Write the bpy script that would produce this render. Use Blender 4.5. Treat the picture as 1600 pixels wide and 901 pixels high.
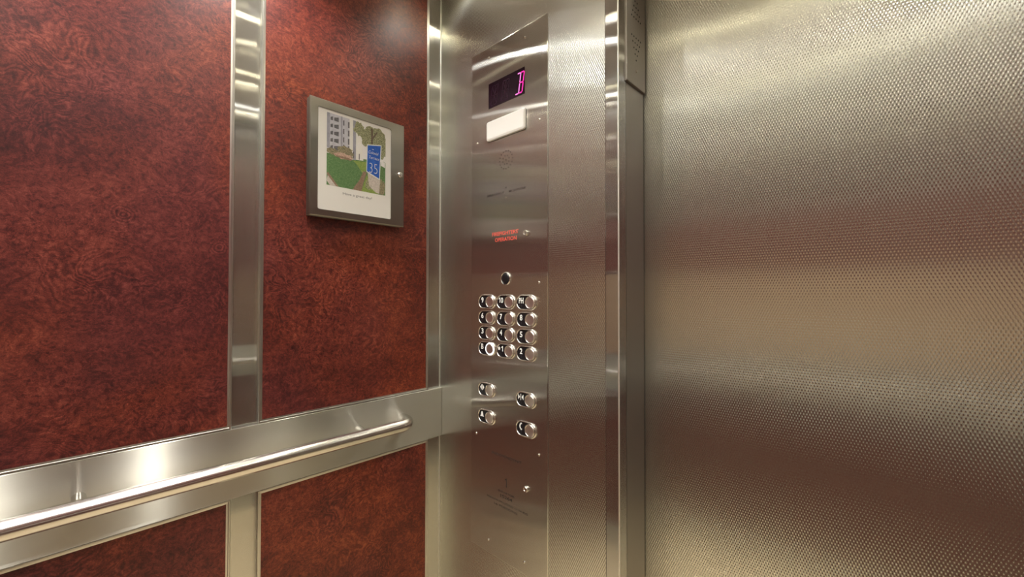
import bpy, bmesh, math, random
from mathutils import Vector, Matrix
random.seed(7)
for o in list(bpy.data.objects): bpy.data.objects.remove(o)
SC = bpy.context.scene
COL = SC.collection
PI = math.pi
CEIL = 2.28; WID = 1.72; DEP = 1.15          # the car: left wall x=0, front wall y=0, floor z=0
JX = 0.664; DOOR_Y = 0.126; JR = 1.58        # door opening

# ------------------------------------------------------------------ camera, world, exposure
cd = bpy.data.cameras.new('camera'); cam = bpy.data.objects.new('camera', cd); COL.objects.link(cam)
cd.sensor_width = 36.0; cd.lens = 36.0*644.477/1600.0; cd.clip_start = 0.01
cam.location = (1.1259, -0.84, 1.26)
def _cam():
    yaw, pit, rol = math.radians(43.358), math.radians(0.819), math.radians(0.068)
    f = Vector((-math.sin(yaw)*math.cos(pit), math.cos(yaw)*math.cos(pit), math.sin(pit)))
    r = Vector((math.cos(yaw), math.sin(yaw), 0)); u = r.cross(f)
    r2 = r*math.cos(rol)+u*math.sin(rol); u2 = u*math.cos(rol)-r*math.sin(rol)
    m = Matrix((r2, u2, -f)).transposed()
    cam.rotation_euler = m.to_euler()
_cam()
SC.camera = cam
w = bpy.data.worlds.new('world'); SC.world = w; w.use_nodes = True
w.node_tree.nodes['Background'].inputs[0].default_value = (0.05, 0.05, 0.05, 1)
w.node_tree.nodes['Background'].inputs[1].default_value = 0.2
vs = SC.view_settings
vs.view_transform = 'Standard'; vs.look = 'None'; vs.gamma = 1.0; vs.use_curve_mapping = False
vs.exposure = 1.25
LAMP_WHITE = 46.0; LAMP_WARM = 32.0; LAMP_DIM = 34.0; BEAM = 14.0

# ------------------------------------------------------------------ materials
MATS = {}
class NT:
    def __init__(s, name):
        s.m = bpy.data.materials.new(name); s.m.use_nodes = True
        s.t = s.m.node_tree; s.b = s.t.nodes['Principled BSDF']; MATS[name] = s.m
    def n(s, kind, **kw):
        nd = s.t.nodes.new(kind)
        for k, v in kw.items(): setattr(nd, k, v)
        return nd
    def l(s, a, b): s.t.links.new(a, b)
    def math(s, op, a, b=None):
        nd = s.n('ShaderNodeMath', operation=op)
        for i, v in enumerate((a, b)):
            if v is None: continue
            if isinstance(v, (int, float)): nd.inputs[i].default_value = v
            else: s.l(v, nd.inputs[i])
        return nd.outputs[0]
    def set(s, **kw):
        for k, v in kw.items(): s.b.inputs[k.replace('_', ' ')].default_value = v
    def noise(s, vec, scale, detail=2, rough=.5, dist=0):
        nd = s.n('ShaderNodeTexNoise'); nd.inputs['Scale'].default_value = scale
        nd.inputs['Detail'].default_value = detail; nd.inputs['Roughness'].default_value = rough
        nd.inputs['Distortion'].default_value = dist
        if vec is not None: s.l(vec, nd.inputs['Vector'])
        return nd
    def uv(s): return s.n('ShaderNodeTexCoord').outputs['UV']
    def ramp(s, fac, stops):
        nd = s.n('ShaderNodeValToRGB'); cr = nd.color_ramp
        while len(cr.elements) < len(stops): cr.elements.new(0.5)
        for e, (p, c) in zip(cr.elements, stops): e.position = p; e.color = (*c, 1)
        s.l(fac, nd.inputs[0]); return nd.outputs[0]
    def mapping(s, vec, scale):
        nd = s.n('ShaderNodeMapping'); nd.inputs['Scale'].default_value = scale; s.l(vec, nd.inputs[0]); return nd.outputs[0]

def plain(name, col, rough=.5, metal=0.0, **kw):
    t = NT(name); t.set(Base_Color=(*col, 1), Roughness=rough, Metallic=metal)
    if 'emit' in kw:
        t.b.inputs['Emission Color'].default_value = (*kw['emit'], 1); t.b.inputs['Emission Strength'].default_value = kw['power']
    nz = t.noise(t.n('ShaderNodeTexCoord').outputs['Object'], 90, 3)
    mr = t.n('ShaderNodeMapRange'); t.l(nz.outputs[0], mr.inputs[0])
    dv = .008 if metal else .04
    mr.inputs[3].default_value = max(rough-dv, .02); mr.inputs[4].default_value = min(rough+dv, 1)
    t.l(mr.outputs[0], t.b.inputs['Roughness'])
    return t.m

def brushed(name, col, ax, ay, vertical_grain=True, streak=.012, pattern=0.0, haze=.05):
    """brushed stainless; ax = spread across the grain, ay = spread along it. UVs are metres, u horizontal, v up"""
    t = NT(name); t.t.nodes.remove(t.b); out = t.t.nodes['Material Output']
    gl = t.n('ShaderNodeBsdfAnisotropic', distribution='MULTI_GGX')
    uv = t.uv()
    g = t.noise(t.mapping(uv, (900, 6, 1) if vertical_grain else (6, 900, 1)), 1.0, 3, .6)
    cl = t.noise(uv, 5.0, 3, .6)
    f = t.math('ADD', t.math('MULTIPLY', g.outputs[0], .7), t.math('MULTIPLY', cl.outputs[0], .3))
    c = t.ramp(f, [(.3, tuple(x*(1-streak) for x in col)), (.7, tuple(min(x*(1+streak), 1) for x in col))])
    t.l(c, gl.inputs['Color'])
    r = (ax*ay)**.25; an = 1-math.sqrt(ay/ax)
    rr = t.math('ADD', t.math('MULTIPLY', t.math('SUBTRACT', f, .5), .004), r); t.l(rr, gl.inputs['Roughness'])
    gl.inputs['Anisotropy'].default_value = -an
    tg = t.n('ShaderNodeTangent', direction_type='UV_MAP'); t.l(tg.outputs[0], gl.inputs['Tangent'])
    if not vertical_grain: gl.inputs['Rotation'].default_value = .25
    if pattern:
        # staggered lattice: dots every 4.85 mm along a row, rows 5.5 mm apart, each row shifted by half
        sp = t.n('ShaderNodeSeparateXYZ'); t.l(uv, sp.inputs[0])
        cu = t.math('COSINE', t.math('MULTIPLY', sp.outputs[0], 2*PI/.00485))
        cv = t.math('COSINE', t.math('MULTIPLY', sp.outputs[1], 2*PI/.0110))
        h = t.math('MULTIPLY', cu, cv)
        h = t.math('MAXIMUM', h, -0.35)
        bp = t.n('ShaderNodeBump'); bp.inputs['Strength'].default_value = 1.0; bp.inputs['Distance'].default_value = pattern
        t.l(h, bp.inputs['Height']); t.l(bp.outputs[0], gl.inputs['Normal'])
    hz = t.n('ShaderNodeBsdfAnisotropic', distribution='MULTI_GGX'); hz.inputs['Roughness'].default_value = .75; hz.inputs['Anisotropy'].default_value = 0
    t.l(c, hz.inputs['Color'])
    if pattern: t.l(bp.outputs[0], hz.inputs['Normal'])
    mx = t.n('ShaderNodeMixShader'); mx.inputs[0].default_value = haze
    t.l(gl.outputs[0], mx.inputs[1]); t.l(hz.outputs[0], mx.inputs[2]); t.l(mx.outputs[0], out.inputs[0])
    return t.m

STEEL = (.61, .61, .57)
brushed('steel_vertical', STEEL, .24, .0022, haze=.06)
brushed('steel_horizontal', (.52, .515, .47), .40, .018, vertical_grain=False, haze=.12)
brushed('steel_strip', (.58, .58, .56), .30, .0022)
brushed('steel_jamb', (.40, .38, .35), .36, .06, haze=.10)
brushed('steel_dimpled', (.66, .665, .615), .18, .016, pattern=.00017, haze=.05)
brushed('steel_frame', (.33, .315, .28), .40, .02)
plain('steel_trim', (.60, .59, .55), .28, 1.0)
plain('steel_tube', (.74, .72, .68), .20, 1.0)
plain('chrome', (.80, .78, .74), .12, 1.0)
plain('button_metal', (.88, .84, .79), .36, 1.0)
plain('bezel_metal', (.85, .83, .78), .24, 1.0)
plain('edge_metal', (.92, .91, .87), .42, 1.0)
plain('black_plastic', (.012, .012, .014), .25)
plain('black_hole', (.004, .004, .004), .8)
plain('white_print', (.85, .85, .83), .5)
plain('dim_dot', (.05, .05, .06), .4)
plain('red_ink', (.75, .10, .07), .5)
plain('dark_ink', (.03, .022, .02), .6)
plain('lens_white', (.94, .94, .91), .35)
plain('halo_lit', (.9, .9, .9), .3, emit=(.85, .93, 1.0), power=.5)
plain('display_glass', (.018, .004, .014), .08)
plain('segment_off', (.032, .007, .026), .4)
plain('segment_lit', (.4, .0, .2), .4, emit=(1.0, .02, .30), power=.75)
plain('segment_core', (.4, .0, .2), .4, emit=(1.0, .22, .62), power=.75)
plain('lamp_white', (1, 1, 1), .4, emit=(1.0, .98, .94), power=LAMP_WHITE)
plain('lamp_warm', (1, 1, 1), .4, emit=(1.0, .90, .62), power=LAMP_WARM)
plain('ceiling_paint', (.80, .79, .75), .5)
plain('lamp_dim', (1, 1, 1), .4, emit=(1.0, .90, .66), power=LAMP_DIM)
plain('lamp_trim', (.6, .58, .52), .25, 1.0)
plain('paper', (.93, .93, .91), .6)
plain('added_tan', (.46, .33, .21), .5)  # for the added rear panels that tint the door reflection
plain('grey_ink', (.22, .22, .24), .6)
plain('dark_gap', (.01, .01, .01), .7)

def wood():
    t = NT('burl_wood'); uv = t.uv()
    def warp(scale, amt, detail=2):
        w1 = t.noise(uv, scale, detail, .5)
        va = t.n('ShaderNodeVectorMath', operation='SUBTRACT'); t.l(w1.outputs['Color'], va.inputs[0]); va.inputs[1].default_value = (.5, .5, .5)
        vb = t.n('ShaderNodeVectorMath', operation='SCALE'); t.l(va.outputs[0], vb.inputs[0]); vb.inputs['Scale'].default_value = amt
        vc = t.n('ShaderNodeVectorMath', operation='ADD'); t.l(uv, vc.inputs[0]); t.l(vb.outputs[0], vc.inputs[1]); return vc.outputs[0]
    w = warp(9, .06, 3)
    flow = t.noise(warp(14, .05, 3), 8.5, 3, .5, .5)                       # flowing growth lines
    lines = t.math('SINE', t.math('MULTIPLY', flow.outputs[0], 150))
    gate = t.noise(uv, 5.0, 2, .5, .3)
    gm = t.n('ShaderNodeMapRange'); t.l(gate.outputs[0], gm.inputs[0]); gm.inputs[1].default_value = .45; gm.inputs[2].default_value = .62
    fig = t.noise(w, 130, 5, .72, .6)
    mid = t.noise(w, 30, 3, .6, .6)
    fine = t.noise(uv, 520, 2, .6)
    vo = t.n('ShaderNodeTexVoronoi'); t.l(w, vo.inputs['Vector']); vo.inputs['Scale'].default_value = 105          # pin knots
    kn = t.n('ShaderNodeMapRange'); t.l(vo.outputs['Distance'], kn.inputs[0]); kn.inputs[1].default_value = .10; kn.inputs[2].default_value = .36
    knot = t.math('MULTIPLY', t.math('SUBTRACT', 1.0, kn.outputs[0]), t.math('SUBTRACT', 1.0, gm.outputs[0]))
    big = t.noise(t.mapping(uv, (1.0, 1.3, 1)), 3.4, 2, .5, .6)
    def add(a, b, k): return t.math('ADD', a, t.math('MULTIPLY', t.math('SUBTRACT', b, .5), k))
    a = add(.5, fig.outputs[0], .88)
    a = add(a, mid.outputs[0], .35)
    a = add(a, big.outputs[0], .40)
    a = add(a, fine.outputs[0], .42)
    a = t.math('ADD', a, t.math('MULTIPLY', t.math('MULTIPLY', lines, gm.outputs[0]), .085))
    a = t.math('SUBTRACT', a, t.math('MULTIPLY', knot, .13))
    ey = t.n('ShaderNodeTexVoronoi'); t.l(warp(30, .014), ey.inputs['Vector']); ey.inputs['Scale'].default_value = 5.5     # bird's-eye knots
    em = t.n('ShaderNodeMapRange'); t.l(ey.outputs['Distance'], em.inputs[0]); em.inputs[1].default_value = .16; em.inputs[2].default_value = .04
    a = t.math('ADD', a, t.math('MULTIPLY', t.math('MULTIPLY', t.math('SINE', t.math('MULTIPLY', ey.outputs['Distance'], 190)), em.outputs[0]), .11))
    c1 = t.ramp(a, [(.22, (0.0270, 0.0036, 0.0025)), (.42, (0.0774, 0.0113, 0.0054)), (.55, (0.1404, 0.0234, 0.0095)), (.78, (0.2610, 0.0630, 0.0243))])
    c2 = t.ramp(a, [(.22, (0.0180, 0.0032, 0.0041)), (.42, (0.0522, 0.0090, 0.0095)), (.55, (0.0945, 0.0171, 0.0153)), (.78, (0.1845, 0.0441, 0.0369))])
    hue = t.noise(uv, 2.6, 2, .5, .4)                                  # random veneer tone, between orange red and wine red
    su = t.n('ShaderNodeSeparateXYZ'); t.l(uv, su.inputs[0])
    hf = t.math('SUBTRACT', hue.outputs[0], t.math('MULTIPLY', t.math('ADD', su.outputs[0], .55), .35))  # drift along u: veneer tone plus gloss veil painted into the colour
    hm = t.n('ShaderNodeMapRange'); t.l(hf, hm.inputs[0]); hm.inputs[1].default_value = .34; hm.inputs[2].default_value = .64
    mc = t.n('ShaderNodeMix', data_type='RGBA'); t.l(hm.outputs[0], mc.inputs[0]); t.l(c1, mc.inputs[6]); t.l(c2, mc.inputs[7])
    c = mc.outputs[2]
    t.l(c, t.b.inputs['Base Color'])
    t.set(Roughness=.38)
    t.b.inputs['Specular IOR Level'].default_value = .4
    return t.m
wood()
def floor_mat():
    t = NT('floor_vinyl'); uv = t.uv()
    a = t.noise(uv, 14, 4, .6); c = t.ramp(a.outputs[0], [(.3, (.52, .41, .25)), (.7, (.66, .55, .37))])
    t.l(c, t.b.inputs['Base Color']); t.set(Roughness=.5); return t.m
floor_mat()
def pane_mat():
    t = NT('acrylic'); t.t.nodes.remove(t.b)
    out = t.t.nodes['Material Output']
    tr = t.n('ShaderNodeBsdfTransparent'); gl = t.n('ShaderNodeBsdfGlossy'); gl.inputs['Roughness'].default_value = .05
    fr = t.n('ShaderNodeFresnel'); fr.inputs[0].default_value = 1.15
    mx = t.n('ShaderNodeMixShader'); t.l(fr.outputs[0], mx.inputs[0]); t.l(tr.outputs[0], mx.inputs[1]); t.l(gl.outputs[0], mx.inputs[2])
    t.l(mx.outputs[0], out.inputs[0]); return t.m
pane_mat()
def mottled(name, c0, c1, scale):
    t = NT(name); nz = t.noise(t.uv(), scale, 4, .65, .8)
    t.l(t.ramp(nz.outputs[0], [(.35, c0), (.65, c1)]), t.b.inputs['Base Color']); t.set(Roughness=.55); return t.m
mottled('print_wall', (.58, .59, .67), (.70, .71, .78), 60)
mottled('print_wall_shade', (.36, .37, .45), (.46, .47, .55), 60)
mottled('print_cream', (0.920, 0.920, 0.870), (0.920, 0.920, 0.920), 60)
mottled('print_window', (0.087, 0.087, 0.102), (0.246, 0.246, 0.275), 400)
mottled('print_grass', (.10, .22, .08), (.20, .36, .15), 260)
mottled('print_grass_light', (0.232, 0.362, 0.072), (0.377, 0.478, 0.145), 200)
mottled('print_tree', (.05, .08, .02), (.66, .66, .42), 420)
mottled('print_shrub', (0.145, 0.145, 0.087), (0.522, 0.450, 0.290), 330)
mottled('print_flowers', (0.406, 0.189, 0.131), (0.899, 0.725, 0.609), 420)
mottled('print_soil', (0.275, 0.174, 0.116), (0.435, 0.304, 0.232), 300)
mottled('print_trunk', (0.131, 0.102, 0.072), (0.232, 0.174, 0.131), 200)
mottled('print_stone', (0.580, 0.536, 0.493), (0.797, 0.739, 0.696), 200)
mottled('print_sky', (0.920, 0.920, 0.920), (0.920, 0.920, 0.920), 40)
mottled('print_blue', (.015, .11, .55), (.04, .18, .70), 60)
mottled('print_edge', (0.797, 0.899, 0.920), (0.920, 0.920, 0.920), 60)

# ------------------------------------------------------------------ mesh helpers
def finish(bm, name, mats, parent=None, smooth=False, uvrot=False):
    """world-space bmesh -> object under parent (parent has no rotation)"""
    bm.normal_update()
    uvl = bm.loops.layers.uv.new('UVMap')
    for f in bm.faces:
        n = f.normal; ax = max(range(3), key=lambda i: abs(n[i]))
        for lp in f.loops:
            c = lp.vert.co
            lp[uvl].uv = (c.y, c.z) if ax == 0 else (c.x, c.z) if ax == 1 else (c.x, c.y)
        if smooth: f.smooth = True
    me = bpy.data.meshes.new(name)
    off = wloc(parent) if parent else Vector((0, 0, 0))
    bmesh.ops.translate(bm, verts=bm.verts, vec=-off)
    bm.to_mesh(me); bm.free()
    for m in ([mats] if isinstance(mats, str) else mats): me.materials.append(MATS[m])
    if smooth:
        try: me.set_sharp_from_angle(angle=math.radians(40))
        except Exception: pass
    o = bpy.data.objects.new(name, me); COL.objects.link(o)
    if parent: o.parent = parent
    return o
def wloc(o):
    v = Vector((0, 0, 0))
    while o: v += o.location; o = o.parent
    return v
def box(bm, x0, x1, y0, y1, z0, z1, bev=0.0, mi=0):
    vs_ = [bm.verts.new((x, y, z)) for x in (x0, x1) for y in (y0, y1) for z in (z0, z1)]
    q = [(0, 1, 3, 2), (4, 6, 7, 5), (0, 4, 5, 1), (2, 3, 7, 6), (0, 2, 6, 4), (1, 5, 7, 3)]
    fs = [bm.faces.new([vs_[i] for i in f]) for f in q]
    for f in fs: f.material_index = mi
    if bev:
        es = list({e for f in fs for e in f.edges})
        bmesh.ops.bevel(bm, geom=es, offset=bev, segments=2, affect='EDGES', profile=.5)
    return fs
def boxo(name, mats, parent, *a, **kw):
    bm = bmesh.new(); box(bm, *a, **kw); return finish(bm, name, mats, parent)
# placement frames: (a,b,d) -> world. a = reading direction, b = up, d = out of the wall
FRAMES = {
 'left':  lambda a, b, d: Vector((d, a, b)),
 'front': lambda a, b, d: Vector((a, -d, b)),
 'back':  lambda a, b, d: Vector((WID-a, -DEP+d, b)),
 'right': lambda a, b, d: Vector((WID-d, -a, b)),          # a grows towards the back wall
 'jamb':  lambda a, b, d: Vector((JX+d, a, b)),
 'ceil':  lambda a, b, d: Vector((a, b, CEIL-d)),
}
def poly(bm, F, pts, d, mi=0):
    f = bm.faces.new([bm.verts.new(F(a, b, d)) for a, b in pts]); f.material_index = mi; return f
def prism(bm, F, pts, d0, d1, mi=0, top_inset=None):
    """closed prism of outline pts between d0 and d1 (front), optional list of smaller front outline"""
    tp = top_inset or pts
    lo = [bm.verts.new(F(a, b, d0)) for a, b in pts]; hi = [bm.verts.new(F(a, b, d1)) for a, b in tp]
    n = len(pts)
    for i in range(n):
        f = bm.faces.new((lo[i], lo[(i+1) % n], hi[(i+1) % n], hi[i])); f.material_index = mi
    f = bm.faces.new(hi); f.material_index = mi
def rings(bm, F, loops, close_last=False, close_first=False, mi=0):
    """skin successive outlines; loops = list of (pts, d)"""
    prev = None; first = None
    for pts, d in loops:
        cur = [bm.verts.new(F(a, b, d)) for a, b in pts]
        if first is None: first = cur
        if prev:
            n = len(cur)
            for i in range(n):
                f = bm.faces.new((prev[i], prev[(i+1) % n], cur[(i+1) % n], cur[i])); f.material_index = mi
        prev = cur
    if close_last: bm.faces.new(prev).material_index = mi
    if close_first: bm.faces.new(list(reversed(first))).material_index = mi
def circ(a, b, r, n=24): return [(a+r*math.cos(2*PI*i/n), b+r*math.sin(2*PI*i/n)) for i in range(n)]
def rect(a0, a1, b0, b1, ins=0): return [(a0+ins, b0+ins), (a1-ins, b0+ins), (a1-ins, b1-ins), (a0+ins, b1-ins)]
def rrect(a0, a1, b0, b1, r, n=6):
    out = []
    for cx, cy, s in ((a1-r, b0+r, -PI/2), (a1-r, b1-r, 0), (a0+r, b1-r, PI/2), (a0+r, b0+r, PI)):
        for i in range(n+1):
            t = s+PI/2*i/n; out.append((cx+r*math.cos(t), cy+r*math.sin(t)))
    return out
def stadium(a, b, hw, hh, n=12): return rrect(a-hw, a+hw, b-hh, b+hh, hh*.9999, n)
def text_mesh(bm, F, s, a, b, size, d, mi=0, width=None, bold=0.0, shear=0.0, spacing=1.0):
    """flat lettering centred on (a, b); size = cap height in metres"""
    cu = bpy.data.curves.new('t', 'FONT'); cu.body = s; cu.size = 1.0; cu.align_x = 'LEFT'; cu.offset = bold; cu.shear = shear
    cu.space_character = spacing; cu.resolution_u = 3
    ob = bpy.data.objects.new('t', cu); COL.objects.link(ob)
    bpy.context.view_layer.update()
    dg = bpy.context.evaluated_depsgraph_get()
    me = ob.evaluated_get(dg).to_mesh()
    vsx = [(v.co.x, v.co.y) for v in me.vertices]; fs = [tuple(p.vertices) for p in me.polygons]
    ob.evaluated_get(dg).to_mesh_clear(); bpy.data.objects.remove(ob); bpy.data.curves.remove(cu)
    if not vsx: return
    x0, x1 = min(v[0] for v in vsx), max(v[0] for v in vsx)
    k = size/.70; kx = k if width is None else width/(x1-x0)
    bv = [bm.verts.new(F(a+(x-(x0+x1)/2)*kx, b+(y-.35)*k, d)) for x, y in vsx]
    for f in fs:
        try: bm.faces.new([bv[i] for i in f]).material_index = mi
        except ValueError: pass
def digit_one(bm, F, a, b, size, d, wd):
    h = size/2; st = wd*.36
    poly(bm, F, [(a+wd/2-st, b-h), (a+wd/2, b-h), (a+wd/2, b+h), (a+wd/2-st*.8, b+h), (a-wd/2, b+h-wd*.55), (a-wd/2, b+h-wd*.95), (a+wd/2-st, b+h-wd*.55)], d)
def tube(bm, pts, r, n=20, cap=True):
    pts = [Vector(p) for p in pts]; prev = None; first = None
    ref = Vector((1, 0, 0)) if abs((pts[-1]-pts[0]).normalized().z) > .9 else Vector((0, 0, 1))
    for i, p in enumerate(pts):
        t = (pts[min(i+1, len(pts)-1)]-pts[max(i-1, 0)]).normalized()
        s = t.cross(ref).normalized(); u = s.cross(t)
        cur = [bm.verts.new(p+(s*math.cos(2*PI*k/n)+u*math.sin(2*PI*k/n))*r) for k in range(n)]
        if prev:
            for k in range(n): bm.faces.new((prev[k], prev[(k+1) % n], cur[(k+1) % n], cur[k]))
        else: first = cur
        prev = cur
    if cap: bm.faces.new(prev); bm.faces.new(list(reversed(first)))
def empty(name, loc):
    o = bpy.data.objects.new(name, None); COL.objects.link(o); o.location = loc; o.empty_display_size = .05; return o
def tag(o, label, cat=None, group=None, kind=None):
    o['label'] = label
    if cat: o['category'] = cat
    if group: o['group'] = group
    if kind: o['kind'] = kind
    return o
def struct(o, label=None):
    o['kind'] = 'structure'
    if label: o['label'] = label
    return o

# ------------------------------------------------------------------ the room shell
struct(boxo('floor', 'floor_vinyl', None, -.05, WID+.05, -DEP-.05, DOOR_Y+.08, -.04, 0), 'beige vinyl floor of the lift car')
struct(boxo('ceiling', 'ceiling_paint', None, -.05, WID+.05, -DEP-.05, .0, CEIL, CEIL+.04), 'grey ceiling of the lift car with rows of downlights')
wl = struct(boxo('wall_left', 'steel_vertical', None, -.04, 0, -DEP, 0, 0, CEIL), 'stainless side wall holding framed red burl wood panels')
wb = struct(boxo('wall_back', 'steel_vertical', None, -.04, WID+.04, -DEP-.04, -DEP, 0, CEIL), 'rear wall with steel, red wood and added tan panels, out of frame')
wr = struct(boxo('wall_right', 'steel_vertical', None, WID, WID+.04, -DEP, 0, 0, CEIL), 'far side wall with framed red burl wood panels')

# front wall: dimpled sheet, smooth edge strip, jamb return, header and right return
wf = struct(boxo('wall_front', 'steel_dimpled', None, -.04, .6292, 0, .04, 0, CEIL), 'dimpled stainless front wall beside the door')
def strip():
    bm = bmesh.new(); box(bm, .6296, JX, -.0012, .034, 0, CEIL, bev=.0020); return finish(bm, 'edge_strip', 'steel_strip', wf)
tag(strip(), 'smooth bright steel strip along the door edge')
bm = bmesh.new(); tube(bm, [(JX-.0012, .0004, z) for z in (0.0, .76, 1.52, CEIL)], .0019, 10); tag(finish(bm, 'edge_bead', 'edge_metal', wf, smooth=True), 'thin bright rounded corner edge')
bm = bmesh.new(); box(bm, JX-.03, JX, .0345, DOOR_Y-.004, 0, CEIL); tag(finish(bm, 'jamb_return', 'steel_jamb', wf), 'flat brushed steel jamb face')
bm = bmesh.new(); box(bm, JX, JR, 0, DOOR_Y-.004, 2.12, CEIL); struct(finish(bm, 'wall_header', 'steel_vertical', None), 'steel header above the lift door')
bm = bmesh.new(); box(bm, JR, WID+.04, 0, DOOR_Y-.004, 0, CEIL); struct(finish(bm, 'wall_return', 'steel_dimpled', None), 'dimpled steel return on the far side of the door')
bm = bmesh.new(); box(bm, JX-.06, JR+.06, DOOR_Y+.036, DOOR_Y+.05, 0, CEIL); struct(finish(bm, 'wall_shaft', 'dark_gap', None), 'dark shaft behind the door edge')
dr = struct(boxo('door_1', 'steel_dimpled', None, JX-.04, JR+.04, DOOR_Y, DOOR_Y+.03, .006, 2.14, bev=.001), 'large dimpled stainless sliding door')

# ------------------------------------------------------------------ wood panels with mitred steel trims
BAND0, BAND1 = .7925, .9515
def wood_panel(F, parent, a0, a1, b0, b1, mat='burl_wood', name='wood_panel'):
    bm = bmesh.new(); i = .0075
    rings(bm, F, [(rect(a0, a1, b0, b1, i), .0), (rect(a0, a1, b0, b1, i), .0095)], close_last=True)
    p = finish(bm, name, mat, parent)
    bm = bmesh.new()
    rings(bm, F, [(rect(a0, a1, b0, b1, k), d) for k, d in ((0, .0), (0, .0100), (.0012, .0115), (.0040, .0115), (.0048, .0102), (.0085, .0098), (.0085, .0088))])
    finish(bm, 'panel_trim', 'steel_trim', p)
    return p
def side_panels(F, parent, spans):
    for a0, a1 in spans:
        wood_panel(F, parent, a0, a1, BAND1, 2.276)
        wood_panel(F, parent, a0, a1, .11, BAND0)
SP = [(-.538, -.053), (-1.0775, -.5916)]
side_panels(FRAMES['left'], wl, SP)
side_panels(FRAMES['right'], wr, [(-b, -a) for a, b in SP])
for i in range(3):
    A = (FRAMES['back'], wb, .04+.55*i, .04+.55*i+.54)
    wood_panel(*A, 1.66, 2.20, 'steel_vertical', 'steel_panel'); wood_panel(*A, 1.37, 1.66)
    wood_panel(*A, BAND1, 1.37, 'added_tan', 'added_tan_panel'); wood_panel(*A, .11, BAND0)  # tan panels are added, unseen, to give the door its tan reflection
for nm, F, ln in (('left', 'left', None), ('right', 'right', None), ('back', 'back', None)):
    bm = bmesh.new(); f = FRAMES[F]
    a0, a1 = (-DEP, 0) if nm == 'left' else (0, DEP) if nm == 'right' else (0, WID)
    rings(bm, f, [(rect(a0, a1, 0, .10, 0), .0), (rect(a0, a1, 0, .10, 0), .008)], close_last=True)
    struct(finish(bm, 'baseboard_'+nm, 'steel_horizontal', None), 'stainless kick plate along the floor')

bm = bmesh.new(); box(bm, 0, .0022, -.0022, 0, .10, CEIL, bev=.0008); tag(finish(bm, 'corner_bead', 'edge_metal', wl), 'thin bright bead in the wall corner')

# ------------------------------------------------------------------ handrails
def handrail(F, a0, a1, r0, r1, brackets, label, group):
    """backing plate a0..a1, tube r0..r1 (elbows at both ends)"""
    base = F((a0+a1)/2, BAND0, 0)
    t = empty('handrail', base); tag(t, label, 'handrail', group)
    bm = bmesh.new()
    rings(bm, F, [(rect(a0, a1, BAND0, BAND1), 0), (rect(a0, a1, BAND0, BAND1), .0110), (rect(a0, a1, BAND0, BAND1, .0012), .0122)], close_last=True)
    finish(bm, 'backing_plate', 'steel_horizontal', t)
    zc, D, R, E = .8775, .066, .0185, .040
    pts = [F(r0, zc, .010)]
    for i in range(9):
        q = PI/2*i/8; pts.append(F(r0+E-E*math.cos(q), zc, D-E+E*math.sin(q)))
    n = 14
    for i in range(1, n): pts.append(F(r0+E+(r1-r0-2*E)*i/n, zc, D))
    for i in range(9):
        q = PI/2*i/8; pts.append(F(r1-E+E*math.sin(q), zc, D-E+E*math.cos(q)))
    pts.append(F(r1, zc, .010))
    bm = bmesh.new(); tube(bm, pts, R, 28); finish(bm, 'rail_tube', 'steel_tube', t, smooth=True)
    for k in brackets:
        bm = bmesh.new(); tube(bm, [F(k, zc+.004, .011), F(k, zc+.002, .03), F(k, zc, D-.004)], .0105, 18)
        br = finish(bm, 'bracket', 'steel_tube', t, smooth=True)
    return t
handrail(FRAMES['left'], -DEP+.012, 0, -DEP+.13, -.148, [-.8313, -.2884], 'stainless handrail tube on a wide steel band under the red wood panels', None)
handrail(FRAMES['right'], .012, DEP-.012, .148, DEP-.13, [.288, .83], 'stainless handrail on the side wall opposite, out of frame', None)
handrail(FRAMES['back'], .012, WID-.012, .15, WID-.15, [.30, .86, 1.42], 'stainless handrail on the rear wall, seen only mirrored in the door', None)

# ------------------------------------------------------------------ ceiling downlights
cols = [.216, .63, 1.09, 1.504]; rows = [-.05, -.575, -1.10]
FC = FRAMES['ceil']
place = {0: 'left wall', 1: 'left middle', 2: 'right middle', 3: 'right wall'}
for j, b in enumerate(rows):
    for i, a in enumerate(cols):
        t = empty('downlight', (a, b, CEIL))
        warm = i in (1, 2)
        tag(t, '%s round ceiling downlight, %s row from the door, %s column' % ('warm' if warm else 'white', ('first', 'second', 'third', 'fourth')[j], place[i]), 'ceiling light', 'ceiling downlights')
        bm = bmesh.new()
        rings(bm, FC, [(circ(a, b, .050, 24), 0), (circ(a, b, .050, 24), .003), (circ(a, b, .046, 24), .005), (circ(a, b, .021, 24), .0035)])
        finish(bm, 'trim_ring', 'lamp_trim', t, smooth=True)
        bm = bmesh.new(); prism(bm, FC, circ(a, b, .020, 24), 0, .0035)
        ld = bpy.data.lights.new('lamp_beam', 'SPOT'); ld.energy = BEAM*(.10 if j == 0 else 1.0)*(.8 if warm else 1.8); ld.spot_size = math.radians(120); ld.spot_blend = .7; ld.shadow_soft_size = .020
        ld.color = (1.0, .94, .83) if warm else (1.0, .97, .92)
        lo = bpy.data.objects.new('lamp_beam', ld); COL.objects.link(lo); lo.parent = t; lo.location = (0, 0, -.0045)
        finish(bm, 'lens', 'lamp_dim' if j == 0 else 'lamp_warm' if warm else 'lamp_white', t)

# ------------------------------------------------------------------ control panel
FF = FRAMES['front']
CP = empty('control_panel', (.3124, 0, .507))
tag(CP, 'tall brushed steel lift control panel with floor buttons and red display', 'control panel')
T = .0022                                        # face of the plate
bm = bmesh.new()
rings(bm, FF, [(rect(.1636, .4612, .507, 1.9945), -.001), (rect(.1636, .4612, .507, 1.9945), T-.0006), (rect(.1636, .4612, .507, 1.9945, .0012), T)], close_last=True)
finish(bm, 'face_plate', 'steel_vertical', CP)

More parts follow.
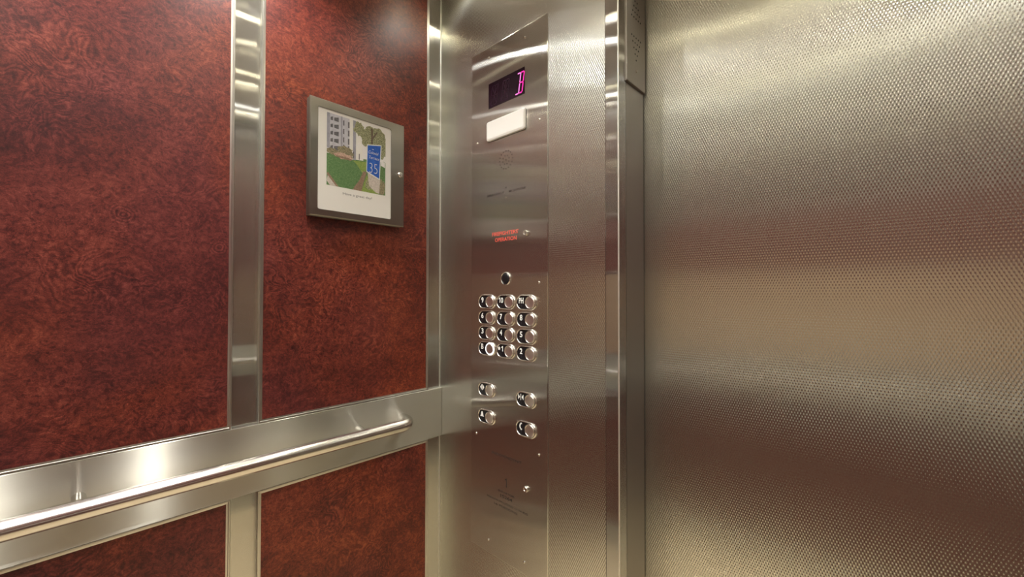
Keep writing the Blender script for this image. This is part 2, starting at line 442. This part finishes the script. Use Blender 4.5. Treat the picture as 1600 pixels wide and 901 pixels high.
# display: dark glass, 16-segment characters, the right one showing B
disp = None
bm = bmesh.new(); prism(bm, FF, rect(.2387, .3820, 1.8095, 1.8835), T-.001, T+.0006)
disp = finish(bm, 'display_window', 'display_glass', CP); tag(disp, 'dark red floor display showing a glowing B')
def seg16(cx, on, mats, name, d):
    z0, z1 = 1.8165, 1.8715; hw = .0128; sl = .16
    zm = (z0+z1)/2
    P = lambda u, z: (cx+u*hw+(z-zm)*sl, z)
    th = .0021 if on is None else .0030
    S = {'a1': ((-1, z1), (0, z1)), 'a2': ((0, z1), (1, z1)), 'b': ((1, z1), (1, zm)), 'c': ((1, zm), (1, z0)), 'd1': ((-1, z0), (0, z0)), 'd2': ((0, z0), (1, z0)),
         'e': ((-1, z0), (-1, zm)), 'f': ((-1, zm), (-1, z1)), 'g1': ((-1, zm), (0, zm)), 'g2': ((0, zm), (1, zm)), 'i': ((0, zm), (0, z1)), 'l': ((0, z0), (0, zm)),
         'h': ((-1, z1), (0, zm)), 'j': ((1, z1), (0, zm)), 'k': ((-1, z0), (0, zm)), 'm': ((1, z0), (0, zm))}
    bm = bmesh.new()
    for k, (p, q) in S.items():
        lit = on is not None and k in on
        if on is not None and not lit: continue
        a = Vector(P(*p)); b = Vector(P(*q)); u = (b-a).normalized(); n = Vector((-u.y, u.x))*th/2
        a = a+u*.0012; b = b-u*.0012
        quad = [a-n, a+n, b+n, b-n]
        poly(bm, FF, [tuple(v) for v in reversed(quad)], d, 1 if on is not None and k in ('i', 'l', 'a1', 'd1') else 0)
    return finish(bm, name, mats, disp)
for cx in (.2640, .3080): seg16(cx, None, ['segment_off'], 'unlit_character', T+.0008)
seg16(.3640, ('a1', 'a2', 'b', 'c', 'd1', 'd2', 'g2', 'i', 'l'), ['segment_lit', 'segment_core'], 'lit_character', T+.0009)

# emergency light lens
bm = bmesh.new()
o = rrect(.2365, .3868, 1.7105, 1.7680, .006)
i1 = rrect(.2375, .3858, 1.7115, 1.7670, .006); i2 = rrect(.2405, .3838, 1.7165, 1.7650, .006)
rings(bm, FF, [(o, T-.001), (o, T+.004), (i1, T+.007), (i2, T+.009)], close_last=True)
tag(finish(bm, 'emergency_light', 'lens_white', CP), 'white rectangular emergency light lens')
bm = bmesh.new(); prism(bm, FF, rrect(.2352, .3881, 1.7092, 1.7693, .007), T-.001, T+.0008)
finish(bm, 'light_gasket', 'black_plastic', CP)

# speaker perforation
bm = bmesh.new()
sp = [(.3107, 1.6428)]
sp += [(.3107+.0125*math.cos(2*PI*k/8+.3), 1.6428+.0125*math.sin(2*PI*k/8+.3)) for k in range(8)]
sp += [(.3107+.0255*math.cos(2*PI*k/16), 1.6428+.0255*math.sin(2*PI*k/16)) for k in range(16)]
for a, b in sp: prism(bm, FF, circ(a, b, .0016, 8), T-.001, T+.0003)
tag(finish(bm, 'speaker_holes', 'black_hole', CP), 'ring of small dark speaker holes')['kind'] = 'stuff'

# engraved and printed lettering
def lettering(name, lines, mat):
    bm = bmesh.new()
    for s, a, b, size, wd, bold in lines: text_mesh(bm, FF, s, a, b, size, T+.0003, width=wd, bold=bold)
    return finish(bm, name, mat, CP)
lettering('microphone_lettering', [('EMERGENCY', .2680, 1.5512, .0062, .070, .01)], 'dark_ink')
lettering('microphone_lettering', [('MICROPHONE', .3540, 1.5508, .0062, .062, .01)], 'dark_ink')
lettering('fire_lettering', [("FIREFIGHTERS'", .3070, 1.4350, .0105, .104, .012), ('OPERATION', .3095, 1.4175, .0105, .085, .012)], 'red_ink')
lettering('service_lettering', [('INDEPENDENT', .3130, .8020, .0075, .116, .0)], 'dark_ink')
lettering('capacity_lettering', [('ELEVATOR', .3135, .7010, .0055, .062, .0), ('15264', .3135, .6890, .0088, .046, .01),
          ('MAXIMUM LOAD 1134 KG', .3150, .6710, .0055, .158, .0), ('16 PERSONS', .3105, .6590, .0055, .090, .0)], 'dark_ink')

bm = bmesh.new(); digit_one(bm, FF, .3120, .7303, .0250, T+.0003, .0075); finish(bm, 'car_number', 'dark_ink', CP)
def lathe_on(bm, a, b, prof, n=24, close=True, mi=0):
    rings(bm, FF, [(circ(a, b, r, n), d) for r, d in prof], close_last=close, mi=mi)
def screw(a, b, r=.0033):
    bm = bmesh.new(); lathe_on(bm, a, b, [(r, T-.001), (r, T+.0008), (r*.85, T+.0016), (r*.5, T+.0022)], 12); return finish(bm, 'screw', 'bezel_metal', CP, smooth=True)
for a, b in ((.3830, 1.9636), (.2398, 1.9633), (.4334, 1.7220), (.1895, 1.7200), (.4325, 1.2917), (.1882, .8412), (.4326, .8405), (.2411, .5435), (.3814, .5404)): screw(a, b)
screw(.3112, 1.5349, .0022)
bm = bmesh.new(); prism(bm, FF, circ(.3111, 1.5635, .0020, 10), T-.001, T+.0003); finish(bm, 'microphone_hole', 'black_hole', CP)
bm = bmesh.new(); prism(bm, FF, circ(.3037, .7503, .0016, 10), T-.001, T+.0006); finish(bm, 'indicator_pin', 'chrome', CP)
for k, z in enumerate((1.2410, 1.1930, 1.1475)):
    bm = bmesh.new(); prism(bm, FF, circ(.4335, z, .0011, 8), T-.001, T+.0007); finish(bm, 'rivet', 'chrome', CP)
bm = bmesh.new(); prism(bm, FF, circ(.4330, .9830, .0013, 8), T-.001, T+.0007); finish(bm, 'rivet', 'chrome', CP)

def key_switch(a, b):
    bm = bmesh.new(); lathe_on(bm, a, b, [(.0082, T-.001), (.0082, T+.004), (.0070, T+.006), (.0048, T+.006), (.0046, T+.0045)], 24)
    k = finish(bm, 'key_switch', 'bezel_metal', CP, smooth=True); tag(k, 'small chrome key switch')
    bm = bmesh.new(); prism(bm, FF, rect(a-.0007, a+.0007, b-.0030, b+.0030), T+.004, T+.0048); finish(bm, 'keyhole', 'black_hole', k)
key_switch(.3875, 1.4264); key_switch(.3881, .7380)

# black round lens with chrome rim
bm = bmesh.new(); lathe_on(bm, .3114, 1.3046, [(.0192, T-.001), (.0192, T+.001), (.0188, T+.0026), (.0180, T+.0036), (.0170, T+.0038), (.0162, T+.003), (.0160, T+.0015)], 32, close=False)
k = finish(bm, 'sensor_lens', 'bezel_metal', CP, smooth=True); tag(k, 'round black lens with chrome rim')
bm = bmesh.new(); lathe_on(bm, .3114, 1.3046, [(.0160, T+.0015), (.0150, T+.003), (.010, T+.0045), (.004, T+.005)], 32); finish(bm, 'glass', 'black_plastic', k, smooth=True)

# buttons: chrome stadium bezel > black legend plate, chrome ring, dished cap, legend, braille
HW, HH = .0370, .0215
def button_meshes():
    M = {}
    def keep(name, bm, mat, smooth=True):
        o = finish(bm, name, mat, None, smooth=smooth); M[name] = o.data; bpy.data.objects.remove(o)
    F0 = FF; cx = .0145
    def rim(shape, w0, w1, hgt, d0):   # rounded raised rim between insets w0 and w1
        return [(shape(w0), 0.0)]+[(shape(w0+(w1-w0)*(1-math.cos(PI*k/8))/2), d0+hgt*math.sin(PI*k/8)) for k in range(9)]
    bm = bmesh.new(); rings(bm, F0, rim(lambda w: stadium(0, 0, HW-w, HH-w), 0, .0040, .0030, .0008)); keep('bezel', bm, 'bezel_metal')
    bm = bmesh.new(); prism(bm, F0, stadium(0, 0, HW-.0036, HH-.0036), 0, .0012); keep('legend_plate', bm, 'black_plastic', False)
    bm = bmesh.new(); rings(bm, F0, rim(lambda w: circ(cx, 0, .0178-w, 36), 0, .0030, .0026, .0024)); keep('cap_ring', bm, 'bezel_metal')
    bm = bmesh.new(); rings(bm, F0, [(circ(cx, 0, .0147, 36), .0010), (circ(cx, 0, .0147, 36), .0036), (circ(cx, 0, .0139, 36), .0043), (circ(cx, 0, .0120, 36), .0041), (circ(cx, 0, .0060, 36), .0036), (circ(cx, 0, .0020, 36), .0035)], close_last=True); keep('push_cap', bm, 'button_metal')
    bm = bmesh.new(); rings(bm, F0, rim(lambda w: circ(cx, 0, .0178-w, 36), 0, .0031, .0026, .0024)); keep('lit_halo', bm, 'halo_lit')
    bm = bmesh.new()
    for u, v in ((0, 0), (.0022, 0), (0, -.0022), (.0060, 0), (.0082, -.0022), (.0060, -.0044)): prism(bm, F0, circ(-.0245+u, -.0075+v, .0006, 6), .0010, .0015)
    keep('braille', bm, 'dim_dot', False)
    return M
BM_ = button_meshes()
def child(name, me, parent, loc=(0, 0, 0)):
    o = bpy.data.objects.new(name, me); COL.objects.link(o); o.parent = parent; o.location = loc; return o
def star_pts(a, b, r):
    return [(a+(r if k % 2 == 0 else r*.42)*math.sin(PI*k/5), b+(r if k % 2 == 0 else r*.42)*math.cos(PI*k/5)) for k in range(10)]
def button(kind, legend, a, b, lit=False):
    base = wloc(CP); loc = Vector((a, -T, b))-base
    k = child(kind, BM_['bezel'], CP, loc)
    words = {'open': 'door open', 'close': 'door close', 'bell': 'alarm bell', 'phone': 'telephone', '*1': 'starred 1'}
    tag(k, 'round steel push button marked %s on a black plate%s' % (words.get(legend, legend), ', lit white' if lit else ''))
    child('legend_plate', BM_['legend_plate'], k); child('cap_ring', BM_['lit_halo' if lit else 'cap_ring'], k)
    child('push_cap', BM_['push_cap'], k); child('braille', BM_['braille'], k)
    bm = bmesh.new(); d = .0014
    F0 = FF; lx, lz = -.0190, .0050
    if legend == 'open':
        poly(bm, F0, [(lx-.0020, lz-.0085), (lx-.0020, lz+.0085), (lx-.0090, lz)][::-1], d); poly(bm, F0, [(lx+.0020, lz-.0085), (lx+.0090, lz), (lx+.0020, lz+.0085)], d)
        poly(bm, F0, rect(lx-.0007, lx+.0007, lz-.009, lz+.009), d)
    elif legend == 'close':
        poly(bm, F0, [(lx-.0095, lz-.0075), (lx-.0030, lz), (lx-.0095, lz+.0075)], d); poly(bm, F0, [(lx+.0095, lz-.0075), (lx+.0095, lz+.0075), (lx+.0030, lz)], d)
        poly(bm, F0, rect(lx-.0008, lx+.0008, lz-.0085, lz+.0085), d)
    elif legend == 'bell':
        poly(bm, F0, [(lx-.0080, lz-.0075), (lx+.0080, lz-.0075), (lx+.0050, lz-.0030), (lx+.0040, lz+.0035), (lx+.0018, lz+.0075), (lx-.0018, lz+.0075), (lx-.0040, lz+.0035), (lx-.0050, lz-.0030)], d)
    elif legend == 'phone':
        arc = [(lx+.0035+.0085*math.cos(PI*(.62+.76*k/8)), lz+.0095*math.sin(PI*(.62+.76*k/8))) for k in range(9)]
        inn = [(lx+.0055+.0065*math.cos(PI*(.66+.68*k/8)), lz+.0070*math.sin(PI*(.66+.68*k/8))) for k in range(9)]
        for q in range(8): poly(bm, F0, [arc[q], arc[q+1], inn[q+1], inn[q]], d)
        poly(bm, F0, rect(lx-.0005, lx+.0045, lz+.0060, lz+.0098), d); poly(bm, F0, rect(lx-.0005, lx+.0045, lz-.0098, lz-.0060), d)
    elif legend == '*1':
        poly(bm, F0, list(reversed(star_pts(lx-.0070, lz, .0068))), d)
        digit_one(bm, F0, lx+.0050, lz, .0150, d, .0062)
    elif legend == '10':
        digit_one(bm, F0, lx-.0062, lz, .0150, d, .0060); text_mesh(bm, F0, '0', lx+.0042, lz, .0150, d, width=.0090, bold=.012)
    else:
        text_mesh(bm, F0, legend, lx, lz, .0150, d, width={1: .0092}.get(len(legend), .0165), bold=.020)
    bm2 = bm
    me_o = finish(bm2, 'legend_mark', 'white_print', None); me_o.parent = k
XS = (.2337, .3117, .3893); ZS = (1.2385, 1.1919, 1.1463, 1.1005)
for r, row in enumerate((('9', '10', 'PH'), ('6', '7', '8'), ('3', '4', '5'), ('B', '*1', '2'))):
    for c, s in enumerate(row): button('floor_button', s, XS[c], ZS[r], lit=(s == 'B'))
button('door_button', 'open', .2335, .9789); button('door_button', 'close', .3885, .9761)
button('alarm_button', 'bell', .2332, .8997); button('phone_button', 'phone', .3882, .8971)

# ------------------------------------------------------------------ direction lantern on the jamb
FJ = FRAMES['jamb']
LN = empty('direction_lantern', (JX, .075, 1.755)); tag(LN, 'slim steel arrow indicator plate on the door jamb', 'indicator')
bm = bmesh.new()
o = rect(.0278, .1215, 1.7555, 2.0200); rings(bm, FJ, [(o, -.0005), (o, .0050), (rect(.0278, .1215, 1.7555, 2.0200, .0010), .0060)], close_last=True)
finish(bm, 'plate', 'steel_jamb', LN)
for nm, zb, sg in (('up_arrow', 1.9185, 1), ('down_arrow', 1.8720, -1)):
    bm = bmesh.new()
    for r in range(5):
        n = 5-r
        for k in range(n): prism(bm, FJ, circ(.0741+(k-(n-1)/2)*.0112, zb+sg*r*.0134, .0021, 8), .0055, .0063)
    tag(finish(bm, nm, 'black_hole', LN), 'triangle of small dark holes pointing %s' % ('up' if sg > 0 else 'down'))
for b in (1.7917, 1.9990):
    bm = bmesh.new(); rings(bm, FJ, [(circ(.0741, b, .0034, 12), .005), (circ(.0741, b, .0034, 12), .0068), (circ(.0741, b, .0022, 12), .0078)], close_last=True); finish(bm, 'screw', 'chrome', LN, smooth=True)

# ------------------------------------------------------------------ notice frame on the wood panel
FL = FRAMES['left']
NF = empty('notice_frame', (.0095, -.2975, 1.4625)); tag(NF, 'stainless lockable notice frame with a printed building photo on the red panel', 'notice frame')
A0, A1, B0, B1 = -.4345, -.1605, 1.4625, 1.7690
P0, P1, Q0, Q1 = -.4140, -.2040, 1.4805, 1.7470
bm = bmesh.new()
box(bm, .0096, .0300, A0+.001, A1-.001, B0+.001, B1-.001, bev=.0015); finish(bm, 'case', 'steel_frame', NF)
bm = bmesh.new()
def fr_loop(a0, a1, b0, b1, ins, r, d): return (rrect(a0+ins, a1-ins, b0+ins, b1-ins, r, 5), d)
rings(bm, FL, [fr_loop(A0, A1, B0, B1, 0, .0015, .0300), fr_loop(A0, A1, B0, B1, 0, .0015, .0328), fr_loop(A0, A1, B0, B1, .0022, .0012, .0350), fr_loop(P0, P1, Q0, Q1, 0, .005, .0350), fr_loop(P0, P1, Q0, Q1, 0, .005, .0322)])
finish(bm, 'frame_door', 'steel_frame', NF)
bm = bmesh.new(); prism(bm, FL, rect(P0-.003, P1+.003, Q0-.003, Q1+.003), .0300, .0322)
pap = finish(bm, 'paper_sheet', 'paper', NF); tag(pap, 'white printed sheet reading Have a great day!')
bm = bmesh.new(); prism(bm, FL, rrect(P0+.0003, P1-.0003, Q0+.0003, Q1-.0003, .0048, 5), .0334, .0342); finish(bm, 'acrylic_pane', 'acrylic', NF)
# lock
bm = bmesh.new(); la, lb = -.1750, 1.6172
rings(bm, FL, [(circ(la, lb, .0082, 24), .034), (circ(la, lb, .0082, 24), .0385), (circ(la, lb, .0068, 24), .0400), (circ(la, lb, .0050, 24), .0400), (circ(la, lb, .0046, 24), .0390)], close_last=True)
lk = finish(bm, 'lock', 'chrome', NF, smooth=True)
bm = bmesh.new(); prism(bm, FL, [(la-.0005-.0015, lb-.003), (la+.0005-.0015, lb-.003), (la+.0020, lb+.003), (la+.0008, lb+.003)], .0385, .0393); finish(bm, 'keyhole', 'black_hole', lk)
# the print: picture of the building, flat shapes in print coordinates u,v (0..1, v up)
G0, G1, H0, H1 = -.3908, -.2216, 1.5475, 1.7390
PM = ['print_sky', 'print_wall', 'print_wall_shade', 'print_cream', 'print_window', 'print_grass', 'print_grass_light', 'print_tree', 'print_shrub', 'print_flowers', 'print_soil', 'print_trunk', 'print_stone', 'print_blue', 'print_edge', 'white_print', 'grey_ink']
mi = {n: i for i, n in enumerate(PM)}
bm = bmesh.new(); lay = [0]
def pr(m, pts):
    lay[0] += 1
    poly(bm, FL, [(G0+u*(G1-G0), H0+v*(H1-H0)) for u, v in pts], .03225+lay[0]*.0000075, mi[m])
def blob(m, cu, cv, ru, rv, n=26, rag=.22):
    pr(m, [(min(max(cu+ru*(1+random.uniform(-rag, rag))*math.cos(2*PI*k/n), 0), 1), min(max(cv+rv*(1+random.uniform(-rag, rag))*math.sin(2*PI*k/n), 0), 1)) for k in range(n)])
pr('print_sky', rect(0, 1, 0, 1))
pr('print_grass', [(0, 0), (1, 0), (1, .50), (0, .44)])
pr('print_wall', [(0, .50), (.42, .42), (.42, 1), (0, 1)])
pr('print_wall_shade', [(0, .52), (.045, .515), (.045, 1), (0, 1)])
pr('print_cream', [(.36, .43), (.60, .45), (.56, .72), (.54, 1), (.36, 1)])
pr('print_wall_shade', [(.42, .43), (.47, .43), (.47, 1), (.42, 1)])
pr('print_wall_shade', [(.22, .47), (.245, .47), (.245, 1), (.22, 1)])
for v in (.935, .835, .735, .635, .535):
    pr('print_window', [(.055, v-.030), (.095, v-.025), (.095, v+.028), (.055, v+.012)])
    pr('print_window', [(.112, v-.024), (.185, v-.030), (.185, v+.036), (.112, v+.018)])
for v in (.92, .80, .68, .575):
    pr('print_window', [(.255, v-.040), (.275, v-.040), (.275, v+.036), (.255, v+.030)])
    pr('print_window', [(.335, v-.055), (.36, v-.055), (.36, v+.032), (.335, v+.028)])
pr('print_window', [(.52, .45), (.535, .45), (.535, .54), (.52, .535)])
pr('print_window', [(.42, .45), (.44, .45), (.44, .55), (.42, .545)])
pr('print_grass_light', [(.42, .42), (.66, .44), (.64, .30), (.58, .27), (.50, .36)])
blob('print_shrub', .10, .475, .12, .045); blob('print_shrub', .30, .50, .14, .085); blob('print_flowers', .25, .445, .17, .040)
pr('print_soil', [(.15, .415), (.38, .405), (.42, .425), (.30, .440), (.14, .435)])
pr('print_soil', [(.42, 0), (.57, 0), (.60, .12), (.66, .29), (.60, .30), (.53, .15), (.45, .05)])
pr('print_stone', [(0, .06), (.02, .15), (.15, .0), (.05, 0)])
pr('print_soil', [(0, .15), (.02, .18), (.19, .0), (.15, 0), (.03, .12)])
pr('print_grass_light', [(.57, 0), (.88, 0), (.74, .16), (.66, .25), (.61, .12)])
blob('print_tree', .52, .90, .085, .095); blob('print_tree', .70, .82, .16, .15); blob('print_tree', .86, .86, .14, .13); blob('print_tree', .93, .72, .09, .16); blob('print_tree', .62, .72, .05, .05)
pr('print_trunk', [(.725, .62), (.775, .62), (.765, .78), (.77, .95), (.725, .97), (.735, .80)])
pr('print_trunk', [(.765, .80), (.85, .92), (.84, .94), (.76, .84)])
blob('print_shrub', .93, .13, .07, .12); blob('print_grass', .95, .36, .05, .16); blob('print_tree', .70, .12, .07, .08)
pr('print_sky', [(.915, .44), (.99, .42), (.99, .50), (.915, .52)])
pr('print_stone', [(.70, .10), (.82, .02), (.885, .01), (.905, .24), (.67, .32)])
pr('print_edge', [(.650, .300), (.895, .218), (.925, .755), (.662, .708)])
pr('print_blue', [(.662, .312), (.882, .238), (.910, .738), (.674, .696)])
L1 = .03225+lay[0]*.0000075+.00001
def pt_text(s, u, v, size, wd, shear=0, bold=0, m='white_print'):
    text_mesh(bm, FL, s, G0+u*(G1-G0), H0+v*(H1-H0), size, L1, mi=mi[m], width=wd, bold=bold, shear=shear)
pt_text('Colonial', .780, .605, .0085, .031, .35, .0); pt_text('Terrace', .790, .530, .0085, .031, .35, .0)
pt_text('35', .778, .375, .030, .025, 0, -.02)
pr('white_print', [(.750, .658), (.785, .660), (.770, .645)])
pts = finish(bm, 'photo_print', PM, pap); tag(pts, 'printed photo of a white apartment block, lawn and blue sign 35')
bm = bmesh.new(); text_mesh(bm, FL, 'Have a great day!', -.3050, 1.5322, .0066, .03235, width=.084); finish(bm, 'caption', 'grey_ink', pap)
